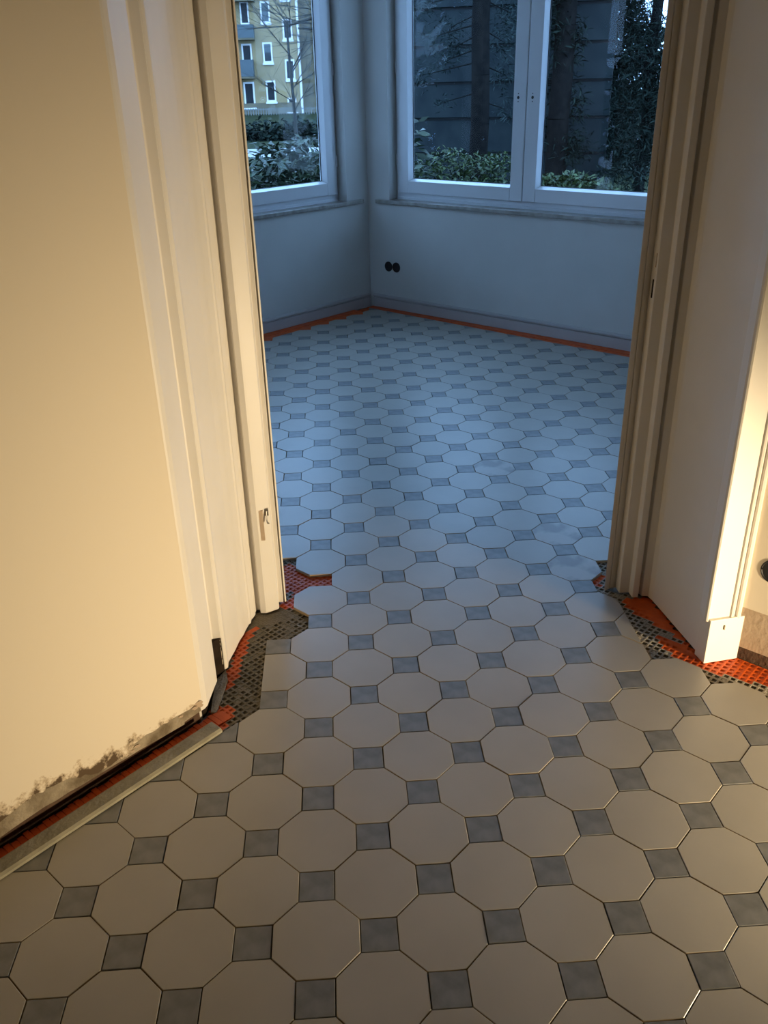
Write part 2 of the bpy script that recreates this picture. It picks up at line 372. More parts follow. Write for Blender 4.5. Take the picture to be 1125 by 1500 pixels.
# ================================================================== TILES
J = .0022; TH = .0095
a_, b_ = .70 * D, .30 * D
OCT = [(a_, -b_), (a_, b_), (b_, a_), (-b_, a_), (-a_, b_), (-a_, -b_), (-b_, -a_), (b_, -a_)]
SQ = [(b_, -b_), (b_, b_), (-b_, b_), (-b_, -b_)]
def inset(poly, t):
    n = len(poly); out = []
    for i in range(n):
        p0, p1, p2 = np.array(poly[i - 1]), np.array(poly[i]), np.array(poly[(i + 1) % n])
        e1 = (p1 - p0) / np.linalg.norm(p1 - p0); e2 = (p2 - p1) / np.linalg.norm(p2 - p1)
        n1 = np.array([-e1[1], e1[0]]); n2 = np.array([-e2[1], e2[0]])
        out.append(tuple(p1 + t * (n1 + n2) / (1 + np.dot(n1, n2))))
    return out
def clip(poly, nx, ny, k):                   # keep nx*x + ny*y <= k
    out = []
    for p, q in zip(poly, poly[1:] + poly[:1]):
        dp, dq = nx * p[0] + ny * p[1] - k, nx * q[0] + ny * q[1] - k
        if dp <= 0: out.append(p)
        if dp * dq < 0:
            t = dp / (dp - dq); out.append((p[0] + t * (q[0] - p[0]), p[1] + t * (q[1] - p[1])))
    return out
def tile_mesh(name, poly, mat):
    p = inset(poly, J / 2); q = inset(p, .0008); n = len(p)
    v = [(x, y, -TH) for x, y in p] + [(x, y, -.0008) for x, y in p] + [(x, y, 0) for x, y in q]
    f = [tuple(range(2 * n, 3 * n))] + [(n + i, n + (i + 1) % n, 2 * n + (i + 1) % n, 2 * n + i) for i in range(n)] + [(i, (i + 1) % n, n + (i + 1) % n, n + i) for i in range(n)]
    me = bpy.data.meshes.new(name); me.from_pydata(v, [], f)
    me.materials.append(M[mat]); me.materials.append(M['tile_body'])
    me.polygons.foreach_set('material_index', np.array([0] * (n + 1) + [1 if mat != 'tile_grey' else 0] * n, dtype=np.int32))
    me.update(); return me
ME_O = tile_mesh('octagon_tile', OCT, 'tile'); ME_S = tile_mesh('square_tile', SQ, 'tile_grey')
ME_O2 = tile_mesh('octagon_tile_smudged', OCT, 'tile_smudge')
def tile_list():
    out = []
    for i in range(-26, 34):
        for j in range(-26, 44):
            sq = (i + j) % 2 == 0
            poly = None
            if j >= 9:                                     # window room
                if j - i > 36 or i + j > 42: continue
                if i + j < 4 or i - j > -1: continue         # near side walls of that room
                if sq and j - i == 36:
                    if (i * 7 + j) % 5 != 0: continue
                    poly = clip(SQ, -S, S, .0)
                if sq and i + j == 42: poly = clip(SQ, S, S, .004)
                if (i, j) in ((-1, 9), (8, 8)): continue
                if j == 9 and (i < -1 or i > 8): continue
                if j == 9 and i == 8: pass
            elif j >= 5:                                     # doorway
                if i < 0 or i > 7:
                    if not ((i, j) in ((-1, 5),) or (i, j) == (8, 5)): continue
                if (i, j) == (0, 8): continue
                if (i, j) == (8, 5): poly = clip(OCT, 1, 0, -.31 * D)
            else:                                            # hall
                if i + j > 11 or (j - i > 4 and not (j >= 2 and i == -1)): continue
                if sq and (i + j > 10): continue
                if (i, j) == (8, 4): continue
                if (i, j) == (-1, 4): poly = clip(OCT, -1, 0, .30 * D)
                if sq and j - i == 4 and i <= -2: poly = clip(SQ, -S, S, .004)
                if j < -14 or i < -9 or i > 16: continue
                if i + j < -14 or i - j > 20: continue
            out.append((i, j, sq, poly))
    return out
tl = []
for i, j, sq, poly in tile_list():
    x, y = i * D, j * D
    q = R @ (np.array([x, y, 0]) - CAM)
    vis = q[2] > .2 and abs(q[0] / q[2] * F) < 620 and abs(q[1] / q[2] * F) < 800
    if vis and y > .85:                      # seen through the door opening?
        t = (.83 - CAM[1]) / (y - CAM[1]); xd = CAM[0] + (x - CAM[0]) * t
        vis = -.17 < xd < .97
    dist = np.linalg.norm(np.array([x, y, 0]) - CAM)
    tl.append((0 if vis else 1, dist, i, j, sq, poly))
tl.sort(key=lambda t: (t[0], t[1]))
cnt = {True: 0, False: 0}; rest = MB(); LIM = 296
smudged = {(7, 8), (6, 15), (7, 10)}
for hid, dist, i, j, sq, poly in tl:
    x, y = i * D + random.gauss(0, .00025), j * D + random.gauss(0, .00025)
    tilt = (random.gauss(0, .0017), random.gauss(0, .0017), random.gauss(0, .0013))
    if cnt[sq] < LIM:
        cnt[sq] += 1
        me = (ME_S if sq else ME_O) if poly is None else tile_mesh('cut_tile', poly, 'tile_grey' if sq else 'tile')
        if (i, j) in smudged: me = ME_O2
        o = bpy.data.objects.new('square_tile' if sq else 'octagon_tile', me); COL.objects.link(o)
        o.parent = floor; o.location = (x, y, random.gauss(0, .00022)); o.rotation_euler = tilt
        if not poly and not sq: o.rotation_euler[2] += random.choice((0, math.pi / 2, math.pi, -math.pi / 2))
    else:
        me = ME_S if sq else ME_O
        vv = [(v.co.x + x, v.co.y + y, v.co.z) for v in me.vertices]
        if poly is None: rest.add(vv, [tuple(p.vertices) for p in me.polygons], 1 if sq else 0)
if rest.v:
    o = rest.build('far_tiles', [M['tile'], M['tile_grey']], floor, fix=False); tag(o, kind='stuff')
print('tiles', cnt, len(tl))

# ================================================================== UNCOUPLING MEMBRANE
def inside(p, poly):
    c_ = False; n = len(poly)
    for i in range(n):
        (x0, y0), (x1, y1) = poly[i], poly[i - 1]
        if (y0 > p[1]) != (y1 > p[1]) and p[0] < (x1 - x0) * (p[1] - y0) / (y1 - y0) + x0: c_ = not c_
    return c_
def px(*pts): return [tuple(on_floor(x, y, -.012)[:2]) for x, y in pts]
# materials: 0 orange, 1 mortar, 2 mortar with hollow shade, 3 pale mortar
def waffle(name, region, zones, z=-.0105, pitch=.0172, depth=.0035, default=(1, 2), flat=(), label='', cat='floor mat', group=None):
    xs = [p[0] for p in region]; ys = [p[1] for p in region]
    V = []; Fq = []; MI = []
    cu = [(x + y) * S for x, y in region]; cv = [(y - x) * S for x, y in region]
    for iu in range(int(min(cu) / pitch) - 1, int(max(cu) / pitch) + 2):
        for iv in range(int(min(cv) / pitch) - 1, int(max(cv) / pitch) + 2):
            u0, v0 = (iu + .5) * pitch, (iv + .5) * pitch
            cx, cy = (u0 - v0) * S, (u0 + v0) * S
            if not inside((cx, cy), region): continue
            rib, pit = default
            for poly, zr, zp in zones:
                if inside((cx, cy), poly): rib, pit = zr, zp
            isflat = any(inside((cx, cy), p) for p in flat)
            h = pitch / 2; k = h * random.uniform(.60, .68); k2 = k * .86
            dz = depth * random.uniform(.6, 1.1) if not isflat else .0002
            if not isflat and pit == 2 and random.random() < .16: dz *= .25; pit = rib   # cell filled up with mortar
            jz = random.uniform(-.0004, .0004)
            b0 = len(V)
            for r_, zz in ((h, 0), (k, 0), (k2, -dz)):
                for su, sv in ((-1, -1), (1, -1), (1, 1), (-1, 1)):
                    uu, vv = u0 + su * r_, v0 + sv * r_
                    V.append(((uu - vv) * S, (uu + vv) * S, z + zz + (jz if r_ != h else 0)))
            for s_ in range(4):
                t_ = (s_ + 1) % 4
                Fq.append((b0 + s_, b0 + t_, b0 + 4 + t_, b0 + 4 + s_)); MI.append(rib)
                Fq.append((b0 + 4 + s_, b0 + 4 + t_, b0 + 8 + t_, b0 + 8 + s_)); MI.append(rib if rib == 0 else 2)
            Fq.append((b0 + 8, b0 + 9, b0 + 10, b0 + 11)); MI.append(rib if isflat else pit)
    o = fast_obj(name, V, Fq, [M['orange'], M['mortar'], M['mortar_shaded'], M['mortar_l']], None, MI)
    return tag(o, label, cat, group)
# beside the left jamb
waffle('uncoupling_membrane', px((417, 812), (492, 835), (490, 872), (440, 905), (460, 925), (432, 955), (395, 965), (392, 1030), (345, 1068), (325, 1078), (300, 1062), (322, 1010), (331, 984), (365, 900), (405, 890)),
       [(px((410, 812), (492, 835), (490, 872), (436, 880), (432, 893), (412, 893)), 0, 0),
        (px((376, 920), (352, 930), (330, 1000), (326, 1015), (342, 1004), (352, 978), (362, 945)), 0, 0),
        (px((345, 1035), (318, 1036), (290, 1058), (322, 1072), (340, 1052)), 0, 0),
        (px((418, 868), (428, 868), (427, 880), (416, 880)), 3, 3),
        (px((410, 812), (434, 818), (434, 830), (415, 826)), 3, 3)],
       flat=[px((366, 896), (410, 893), (440, 905), (385, 918), (350, 935))], label='mortar-smeared waffle membrane beside the jamb that has the hook')
# grey loose scrap of backing in the corner cavity
P4 = px((316, 1000), (331, 984), (334, 998), (326, 1022), (317, 1046), (309, 1046))
mb = MB(); mb.prism(P4, -.016, -.006); tag(mb.build('mortar_patch', M['mortar_l']), 'grey mortar patch in the wall corner behind the batten', 'mortar')
# along the left wall, behind the batten
mb = MB(); w0, w1 = .016, .062
n = 145
for i in range(n):
    a0 = -2.2 + i * .0155
    mb.box(a0, a0 + .013, w0 + .003 * math.sin(i * 1.7), w1, -.016, -.0068 + .0008 * math.sin(i * 2.3), frW)
mb.box(-2.3, .06, w0 + .004, w1, -.016, -.0085, frW)
tag(mb.build('membrane_strip', M['orange']), 'orange ribbed membrane strip between the batten and the damaged wall', 'floor mat')
# beside the right jamb
waffle('uncoupling_membrane', px((872, 815), (900, 815), (889, 868), (951, 876), (1030, 968), (1078, 961), (1125, 983), (1160, 1010), (1150, 1050), (1040, 1025), (940, 972), (905, 900), (870, 862)),
       [(px((905, 876), (955, 876), (1035, 972), (1010, 972), (958, 925), (935, 905)), 0, 0),
        (px((958, 930), (1000, 935), (1032, 970), (1080, 960), (1135, 985), (1135, 1010), (1040, 985), (985, 962)), 0, 0),
        (px((925, 893), (935, 903), (1000, 938), (998, 943), (950, 925), (930, 912)), 3, 2),
        (px((885, 845), (880, 858), (872, 860), (866, 848)), 0, 0),
        (px((890, 860), (905, 878), (935, 935), (950, 962), (938, 950), (905, 890)), 3, 3),
        (px((1035, 985), (1125, 1008), (1125, 1030), (1060, 1005)), 3, 2)],
       pitch=.0185, default=(3, 2), flat=[px((900, 872), (955, 874), (1035, 968), (1000, 940), (960, 915), (930, 890)), px((960, 925), (998, 942), (1025, 968), (1000, 955))],
       label='bright orange membrane with grey mortar beside the plinth block')
# edges along the two window walls
for fr, a1, nm, lb in ((frR, 3.2, 0, 'thin orange membrane edge under the skirting of the two-sash window wall'), (frL, 3.2, 1, 'thin orange membrane edge under the skirting on the yellow building side')):
    mb = MB(); i = 0; a0 = .01 if nm == 0 else .17
    while a0 < a1:
        ln = random.uniform(.25, .5); mb.box(a0, a0 + ln, -.15 + random.uniform(-.01, .01), .012, -.016, -.0085, fr)
        a0 += ln
    mb.box(.01 if nm == 0 else .17, a1, -.055, .013, -.010, -.0062, fr)
    tag(mb.build('membrane_edge', M['orange']), lb, 'floor mat')

# ---- levelling batten lying on the tiles
p0 = on_floor(0, 1290, .0)[:2]; p1 = on_floor(326, 1073, .0)[:2]
dr = (p1 - p0) / np.linalg.norm(p1 - p0); nn = np.array([-dr[1], dr[0]])
def frB(a, dp, z): return (p1[0] - dr[0] * a + nn[0] * dp, p1[1] - dr[1] * a + nn[1] * dp, z)
mb = MB()
prof = [(0, .0008), (0, .0075), (.006, .0120), (.040, .0125), (.044, .0105), (.044, .0008)]
n = len(prof)
v = [frB(0, p[0], p[1]) for p in prof] + [frB(1.6, p[0], p[1]) for p in prof]
mb.add(v, [tuple(range(n)), tuple(range(n, 2 * n))[::-1]])
for i in range(n): mb.add([v[i], v[(i + 1) % n], v[n + (i + 1) % n], v[n + i]], [(0, 1, 2, 3)], 1 if i in (0, 1) else 0)
tag(bevel(mb.build('levelling_batten', [M['rail'], M['rail_edge']]), .0015), 'long grey mortar-smeared batten lying on the tiles along the wall', 'batten')

# ---- empty socket boxes
def socket(fr, a, z, dp, label, grp):
    root = empty('socket_box', fr(a, dp, z)); n = 28
    def P(r, q, t): return fr(a + r * math.cos(t), dp - q, z + r * math.sin(t))
    ts = [2 * math.pi * i / n for i in range(n)]
    rings = [(.0345, 0), (.0345, .0022), (.0318, .0022), (.0300, .0006)]
    v = [P(r, q, t) for r, q in rings for t in ts]
    f = [(k * n + i, k * n + (i + 1) % n, (k + 1) * n + (i + 1) % n, (k + 1) * n + i) for k in range(3) for i in range(n)]
    keep(obj('rim', v, f, M['black'], smooth=False), root)
    keep(obj('box_back', [P(.0301, .0006, t) for t in ts], [tuple(range(n))], M['gasket']), root)
    for sx in (-1, 1):
        mb = MB(); mb.tube(fr(a + sx * .0285, dp - .0004, z), fr(a + sx * .0285, dp - .003, z), .0024, .0024, 8)
        keep(mb.build('screw', M['black']), root)
    return tag(root, label, 'socket', grp)
sR = on_plane(569.3, 390.4, frR(0, WF, 0), (*nR, 0)); aR = np.dot(sR[:2] - C, dR)
socket(frR, aR, sR[2], WF - .0002, 'round black empty socket box of the pair, the one nearer the room corner', 'paired socket boxes')
socket(frR, aR + .0715, sR[2] + .001, WF - .0002, 'round black empty socket box of the pair, the one farther from the room corner', 'paired socket boxes')
pv = on_plane(1134, 838, frV(0, .0125, 0), (S, S, 0)); av = np.dot(pv[:2] - np.array([1.204, .43]), (S, -S))
socket(lambda a, dp, z: frV(a, .0126 - dp, z), av, pv[2], 0, 'round black empty socket box low in the cream wall beside the plinth block', None)

# ================================================================== WORK LAMP (behind and right of the camera)
def work_lamp(loc, aim):
    root = empty('work_lamp', (loc[0], loc[1], 0))
    tag(root, 'halogen work lamp standing on the tiles near the right hall wall', 'lamp')
    d = Vector(aim) - Vector(loc); d.normalize()
    up = Vector((0, 0, 1)); sd = d.cross(up).normalized(); u2 = sd.cross(d)
    fr = lambda a, b2, c2: tuple(Vector(loc) + sd * a + d * b2 + u2 * c2)
    mb = MB(); mb.box(-.10, .10, -.08, -.07, -.075, .075, fr)
    for q in ((-.10, -.094, -.075, .075), (.094, .10, -.075, .075)): mb.box(q[0], q[1], -.07, 0, q[2], q[3], fr)
    mb.box(-.094, .094, -.07, 0, -.075, -.069, fr); mb.box(-.094, .094, -.07, 0, .069, .075, fr)
    keep(mb.build('housing', M['black']), root)
    mb = MB()
    for sx in (-.11, .11):
        f0 = fr(sx, -.04, 0); mb.tube(f0, (f0[0], f0[1], .004), .007, .007, 8)
        mb.tube((f0[0] - .1, f0[1] - .05, .004), (f0[0] + .1, f0[1] + .05, .004), .007, .007, 8)
    keep(mb.build('stand', M['steel']), root)
    ld = bpy.data.lights.new('work_lamp_light', 'SPOT'); ld.energy = LAMP_POWER; ld.color = (1, .765, .455)
    ld.spot_size = math.radians(88); ld.spot_blend = 1.0; ld.shadow_soft_size = .07
    lo = bpy.data.objects.new('work_lamp_light', ld); COL.objects.link(lo)
    lo.location = Vector(loc) + d * .02; lo.rotation_euler = d.to_track_quat('-Z', 'Y').to_euler()
    keep(lo, root)
work_lamp((1.93, -.70, .13), (-.30, .76, .08))

# ================================================================== OUTDOORS
G = -1.0
M['grass'] = material('lawn', (.014, .019, .009), .95, (.026, .029, .015), 2, .03)
M['asphalt'] = material('pale_road', (.20, .20, .20), .8, (.25, .25, .25), 3, .1)
M['yellow'] = material('yellow_plaster', (.255, .190, .100), .9, (.225, .168, .09), 1.5, .1)
M['greyplaster'] = material('grey_plaster', (.14, .115, .075), .9, (.11, .092, .062), 1.5, .1)
M['winwhite'] = material('white_window_frame', (.55, .53, .52), .6, spec=.1)
M['pane'] = material('dark_pane', (.008, .010, .012), .3, (.018, .02, .023), 1, .12)
M['pane_pale'] = material('curtained_pane', (.07, .085, .09), .5, spec=.1)  # paler pane colour, also on the blind and balustrades
M['slate'] = material('slate_board', (.014, .019, .021), .8, (.021, .027, .028), 5, .08)
M['bark'] = material('bark', (.006, .006, .006), .95, (.011, .010, .009), 14, .05, .6, 30)
M['twig'] = material('twig', (.022, .021, .018), .9, (.035, .033, .028), 20, .05)
M['rhodo'] = material('glossy_leaf', (.006, .014, .007), .45, (.028, .045, .020), spec=.35, lo=0, hi=1, island=True)
M['bushleaf'] = material('bush_leaf', (.010, .020, .006), .5, (.045, .066, .018), spec=.3, lo=0, hi=1, island=True)
M['conifer'] = material('conifer_leaf', (.004, .008, .006), .8, (.013, .022, .016), spec=.12, lo=0, hi=1, island=True)
M['fence'] = material('grey_fence', (.12, .12, .11), .8)

mb = MB(); mb.box(-90, 90, 5.4, 150, G - .2, G)
tag(mb.build('ground', M['grass']), 'garden lawn outside the windows', kind='structure')
mb = MB(); mb.box(-60, 40, 33, 38, G, G + .02)
tag(mb.build('road', M['asphalt']), 'pale road beyond the garden', kind='structure')

def leaves(name, n, sampler, size, mat, parent, droop=.3, wide=.4):
    P0 = np.array([sampler() for _ in range(n)])
    th = rng.uniform(0, 2 * np.pi, n); el = rng.normal(-droop, .45, n)
    L_ = size * rng.uniform(.6, 1.3, n)
    dv = np.c_[np.cos(th) * np.cos(el), np.sin(th) * np.cos(el), np.sin(el)]
    rnd = rng.normal(size=(n, 3)); sd = np.cross(dv, rnd * .5 + np.array([0, 0, 1.])); sd /= np.linalg.norm(sd, axis=1)[:, None]
    up = np.cross(sd, dv)
    a = P0; b1 = P0 + dv * (L_ * .5)[:, None] + sd * (L_ * wide * .5)[:, None] + up * (L_ * .08)[:, None]
    c1 = P0 + dv * L_[:, None]; d1 = P0 + dv * (L_ * .5)[:, None] - sd * (L_ * wide * .5)[:, None] + up * (L_ * .08)[:, None]
    V = np.stack([a, b1, c1, d1], 1).reshape(-1, 3); Q = np.arange(4 * n).reshape(-1, 4)
    o = fast_obj(name, V, Q, mat); o['kind'] = 'stuff'
    return keep(o, parent) if parent else o
def blob_sampler(blobs, shell=.55):
    wts = np.array([b[3] * b[4] * b[5] for b in blobs]); wts = wts / wts.sum()
    def f():
        b = blobs[rng.choice(len(blobs), p=wts)]
        d = rng.normal(size=3); d /= np.linalg.norm(d)
        r = rng.uniform(shell, 1.0)
        return np.array([b[0], b[1], b[2]]) + d * r * np.array(b[3:6])
    return f
def shrub(name, base, blobs, n, size, mat, label, stems=9, wide=.4, droop=.3, cat='shrub', group=None):
    root = empty(name, (base[0], base[1], G)); tag(root, label, cat, group)
    leaves('foliage', n, blob_sampler(blobs), size, M[mat], root, droop, wide)
    mb = MB()
    for i in range(stems):
        b = blobs[i % len(blobs)]
        p = Vector((base[0] + random.uniform(-.15, .15), base[1] + random.uniform(-.15, .15), G))
        q = Vector((b[0] + random.uniform(-.5, .5) * b[3], b[1] + random.uniform(-.5, .5) * b[4], b[2] + random.uniform(-.2, .5) * b[5]))
        mid = p.lerp(q, .5) + Vector((random.uniform(-.08, .08), random.uniform(-.08, .08), .05))
        mb.tube(p, mid, .018, .012, 6); mb.tube(mid, q, .012, .004, 6)
    keep(mb.build('stem', M['bark']), root)
    return root
def at(x, y, Y): return on_plane(x, y, (0, Y, 0), (0, 1, 0))

# rhododendron in front of the left window
b0 = at(420, 235, 8.0)
bl = []
for (x, y, Y, r) in ((385, 235, 7.6, .30), (430, 225, 7.9, .34), (470, 235, 7.7, .32), (410, 275, 7.5, .36), (460, 280, 7.6, .36), (350, 265, 7.8, .36), (400, 212, 8.2, .24), (455, 208, 8.2, .26), (500, 245, 7.9, .34), (330, 300, 7.9, .4)):
    p = at(x, y, Y); bl.append((p[0], p[1], p[2] - .12, r, r, r * .8))
shrub('rhododendron', (b0[0], b0[1]), bl, 2600, .13, 'rhodo', 'glossy dark rhododendron in front of the yellow building', 14, .34, .15)
# bushes in front of the right window
bl = []
for (x, y, Y, r) in ((625, 250, 8.3, .22), (660, 238, 8.5, .26), (700, 250, 8.4, .28), (735, 245, 8.5, .26), (680, 285, 8.2, .3), (640, 290, 8.2, .3), (745, 290, 8.3, .3)):
    p = at(x, y, Y); bl.append((p[0], p[1], p[2] - .03, r, r, r * .75))
b0 = at(685, 260, 8.4)
shrub('garden_bush', (b0[0], b0[1]), bl, 3600, .065, 'bushleaf', 'light green small-leaved bush at the foot of the trunk', 12, .4, -.1)
bl = []
for (x, y, Y, r) in ((805, 268, 8.6, .20), (840, 266, 8.5, .24), (875, 278, 8.4, .22), (830, 300, 8.3, .26), (800, 262, 8.9, .16)):
    p = at(x, y, Y); bl.append((p[0], p[1], p[2] - .04, r, r, r * .6))
b0 = at(830, 270, 8.5)
shrub('garden_bush', (b0[0], b0[1]), bl, 2600, .07, 'bushleaf', 'low yellow-green bush under the dark conifers', 10, .42, -.1)
bl = []
for (x, y, Y, r) in ((598, 195, 7.6, .14), (600, 222, 7.6, .13), (603, 250, 7.5, .16)):
    p = at(x, y, Y); bl.append((p[0], p[1], p[2], r, r, r))
b0 = at(598, 240, 7.6)
shrub('laurel_shrub', (b0[0], b0[1]), bl, 110, .14, 'rhodo', 'laurel shrub with long shiny leaves against the slate wall', 5, .3, .1)

# slate coloured board wall behind the garden
Yw = 11.0
wa, wb = at(560, 150, Yw + .3), at(870, 150, Yw - .6)
wd = (wb - wa)[:2]; wl_ = np.linalg.norm(wd); wd /= wl_; wn = np.array([wd[1], -wd[0]])
def frS(a, dp, z): return (wa[0] + wd[0] * a + wn[0] * dp, wa[1] + wd[1] * a + wn[1] * dp, z)
sw = empty('board_wall', frS(wl_ / 2, 0, G)); tag(sw, 'slate blue wall of wide horizontal boards behind the tree trunk', 'wall')
z = .60 - .39 * 4 - .0; k = 0
zl = [at(675, y, Yw)[2] for y in (226, 178.6, 125, 69.5, 14.5)]
stp = (zl[4] - zl[0]) / 4
edges = [zl[0] + stp * i for i in range(-4, 8)]
for e0, e1 in zip(edges, edges[1:]):
    mb = MB(); pr = [(.02, e0 + .028), (.045, e0 + .035), (.012, e1), (-.03, e1), (-.03, e0 + .028)]
    mb.sweep(pr, lambda a, dp, zz: frS(a, dp, zz), -.15, wl_ + .2)
    keep(mb.build('board', M['slate']), sw)
mb = MB(); mb.sweep([(-.05, G), (-.032, G), (-.032, edges[-1]), (-.05, edges[-1])], frS, -.15, wl_ + .2)
keep(mb.build('backing', M['gasket']), sw)

def limb(mb, p, d, ln, r, depth, spread=.55, kids=3, bend=.12):
    p = Vector(p); d = Vector(d).normalized(); seg = 4; q = p
    pts = [p]
    for i in range(seg):
        d = (d + Vector((random.uniform(-bend, bend), random.uniform(-bend, bend), random.uniform(-bend, bend) * .6))).normalized()
        q2 = q + d * ln / seg; r0 = r * (1 - .5 * i / seg); r1 = r * (1 - .5 * (i + 1) / seg)
        mb.tube(q, q2, r0, r1, 6 if r > .03 else 4, caps=False); q = q2; pts.append((q, d, r1))
    if depth:
        for kk in range(kids):
            q, dd, rr = pts[random.randint(1, seg)]
            nd = (dd + Vector((random.uniform(-1, 1), random.uniform(-1, 1), random.uniform(-.4, .8))) * spread * 1.3).normalized()
            limb(mb, q, nd, ln * random.uniform(.5, .75), rr * .6, depth - 1, spread, kids, bend)
# bare tree before the yellow building
bt = at(434, 180, 30.0)
root = empty('bare_tree', (bt[0], bt[1], G)); tag(root, 'bare leafless tree in front of the yellow building', 'tree')
random.seed(11)
mb = MB(); limb(mb, (bt[0], bt[1], G), (-.02, 0, 1), 4.2, .07, 0, bend=.03)
keep(mb.build('trunk', M['twig']), root)
mb = MB()
for i in range(13):
    zz = random.uniform(.4, 3.4)
    an = random.uniform(0, 6.28)
    limb(mb, (bt[0], bt[1], zz), (math.cos(an), math.sin(an) * .6, random.uniform(.2, 1.0)), random.uniform(.9, 1.6), .022, 2, .6, 5)
keep(mb.build('branches', M['twig']), root)
# overhanging bough of a nearer tree, upper right of the left window
bt2 = at(500, 20, 20.0)
root = empty('bare_tree', (bt2[0] + .8, bt2[1], G)); tag(root, 'thicker bare tree leaning over the downpipe corner', 'tree')
mb = MB(); limb(mb, (bt2[0] + .8, bt2[1], G), (-.06, 0, 1), 6.5, .16, 0, bend=.04); keep(mb.build('trunk', M['twig']), root)
mb = MB()
for i in range(11):
    limb(mb, (bt2[0] + .65, bt2[1], random.uniform(2.0, 4.5)), (-1, random.uniform(-.4, .4), random.uniform(-.3, .5)), random.uniform(1.0, 2.0), .04, 2, .6, 5)
keep(mb.build('branches', M['twig']), root)

# trees behind the right window
random.seed(21)
def trunk_tree(x0, x1, Y, name, label, crown, n, size, bark='bark', lean=0, leaf='conifer'):
    p = at((x0 + x1) / 2, 200, Y); wdt = abs(at(x1, 200, Y)[0] - at(x0, 200, Y)[0])
    root = empty(name, (p[0], p[1], G)); tag(root, label, 'tree', None)
    mb = MB(); z = G; q = Vector((p[0], p[1], G)); r = wdt / 2 * 1.15
    while z < 6.5:
        q2 = Vector((p[0] + lean * (z - G) + random.uniform(-.015, .015), p[1] + random.uniform(-.015, .015), z + .5))
        mb.tube(q, q2, r, r * .97, 10, caps=False); q = q2; r *= .97; z += .5
    keep(mb.build('trunk', M[bark], smooth=True), root)
    if crown:
        leaves('foliage', n, blob_sampler(crown, .2), size, M[leaf], root, .35, .16)
        for b in crown[:14]:
            mb = MB(); mb.tube((p[0], p[1], b[2] + .12), (b[0], b[1], b[2]), .010, .003, 5)
            keep(mb.build('branch', M['bark']), root)
    return root
def crown(spots):
    out = []
    for x, y, Y, rx, rz in spots:
        p = at(x, y, Y); out.append((p[0], p[1], p[2], rx, rx, rz))
    return out
trunk_tree(688, 715, 9.3, 'pine_tree', 'dark straight trunk in front of the slate board wall',
           crown([(630, 55, 9.6, .22, .20), (660, 40, 9.8, .22, .2), (735, 60, 9.6, .25, .25), (650, 90, 10, .2, .16), (740, 110, 10, .2, .2), (610, 10, 9.8, .3, .15), (690, -40, 9.6, .7, .25), (650, 150, 10.2, .16, .14), (750, 20, 9.8, .25, .3), (620, 110, 10.0, .2, .2), (740, 160, 10.0, .2, .2), (665, 70, 9.9, .25, .2)]), 3600, .085, leaf='frond')
trunk_tree(802, 832, 10.0, 'conifer', 'dense dark conifer just past the window mullion',
           crown([(810, 30, 10, .22, .5), (800, 120, 10.2, .18, .3), (835, 60, 10, .22, .4), (820, -60, 10, .5, .5), (800, 190, 10.2, .22, .25), (845, 150, 10, .16, .3), (835, 215, 10, .3, .25)]), 5200, .11)
trunk_tree(866, 877, 11.5, 'conifer', 'thin-stemmed conifer with sky showing through its branches',
           crown([(870, 110, 11.6, .26, .22), (905, 60, 11.8, .20, .3), (860, 10, 11.5, .22, .25), (880, 190, 11.4, .5, .35), (870, 230, 11.2, .6, .3), (890, -30, 11.5, .6, .3), (850, 75, 11.6, .14, .2), (915, 130, 11.6, .2, .25), (885, 30, 11.6, .12, .4), (925, 30, 11.9, .3, .5), (870, 150, 11.9, .3, .2), (900, 100, 12.2, .4, .5), (905, 15, 12.1, .5, .4), (935, 70, 12.2, .4, .4)]), 17000, .11)
trunk_tree(935, 950, 10.2, 'conifer', 'dense dark conifer beside the right door jamb',
           crown([(940, 40, 10.2, .34, .5), (930, 130, 10, .36, .4), (960, 200, 10, .5, .5), (915, 210, 9.8, .3, .35), (970, 90, 10.2, .5, .6), (950, -50, 10.2, .6, .4), (1010, 120, 10, .8, .9), (925, 262, 9.4, .34, .3), (890, 255, 9.8, .3, .2)]), 12000, .11)
# hedge far behind the trees
hb = at(830, 190, 24)
root = empty('far_hedge', (hb[0] + 1, hb[1], G)); tag(root, 'dark evergreen hedge far behind the conifers', 'hedge')
leaves('foliage', 9000, lambda: np.array([hb[0] + rng.uniform(-4.5, 9), hb[1] + rng.uniform(-.6, .6), rng.uniform(G, 2.3 + .5 * math.sin(rng.uniform(0, 9)))]), .32, M['conifer'], root, .3, .45)
for i in range(4, 18):
    mb = MB(); mb.tube((hb[0] - 8.5 + i, hb[1], G), (hb[0] - 8.5 + i, hb[1], 1.9), .06, .03, 6); keep(mb.build('stem', M['bark']), root)
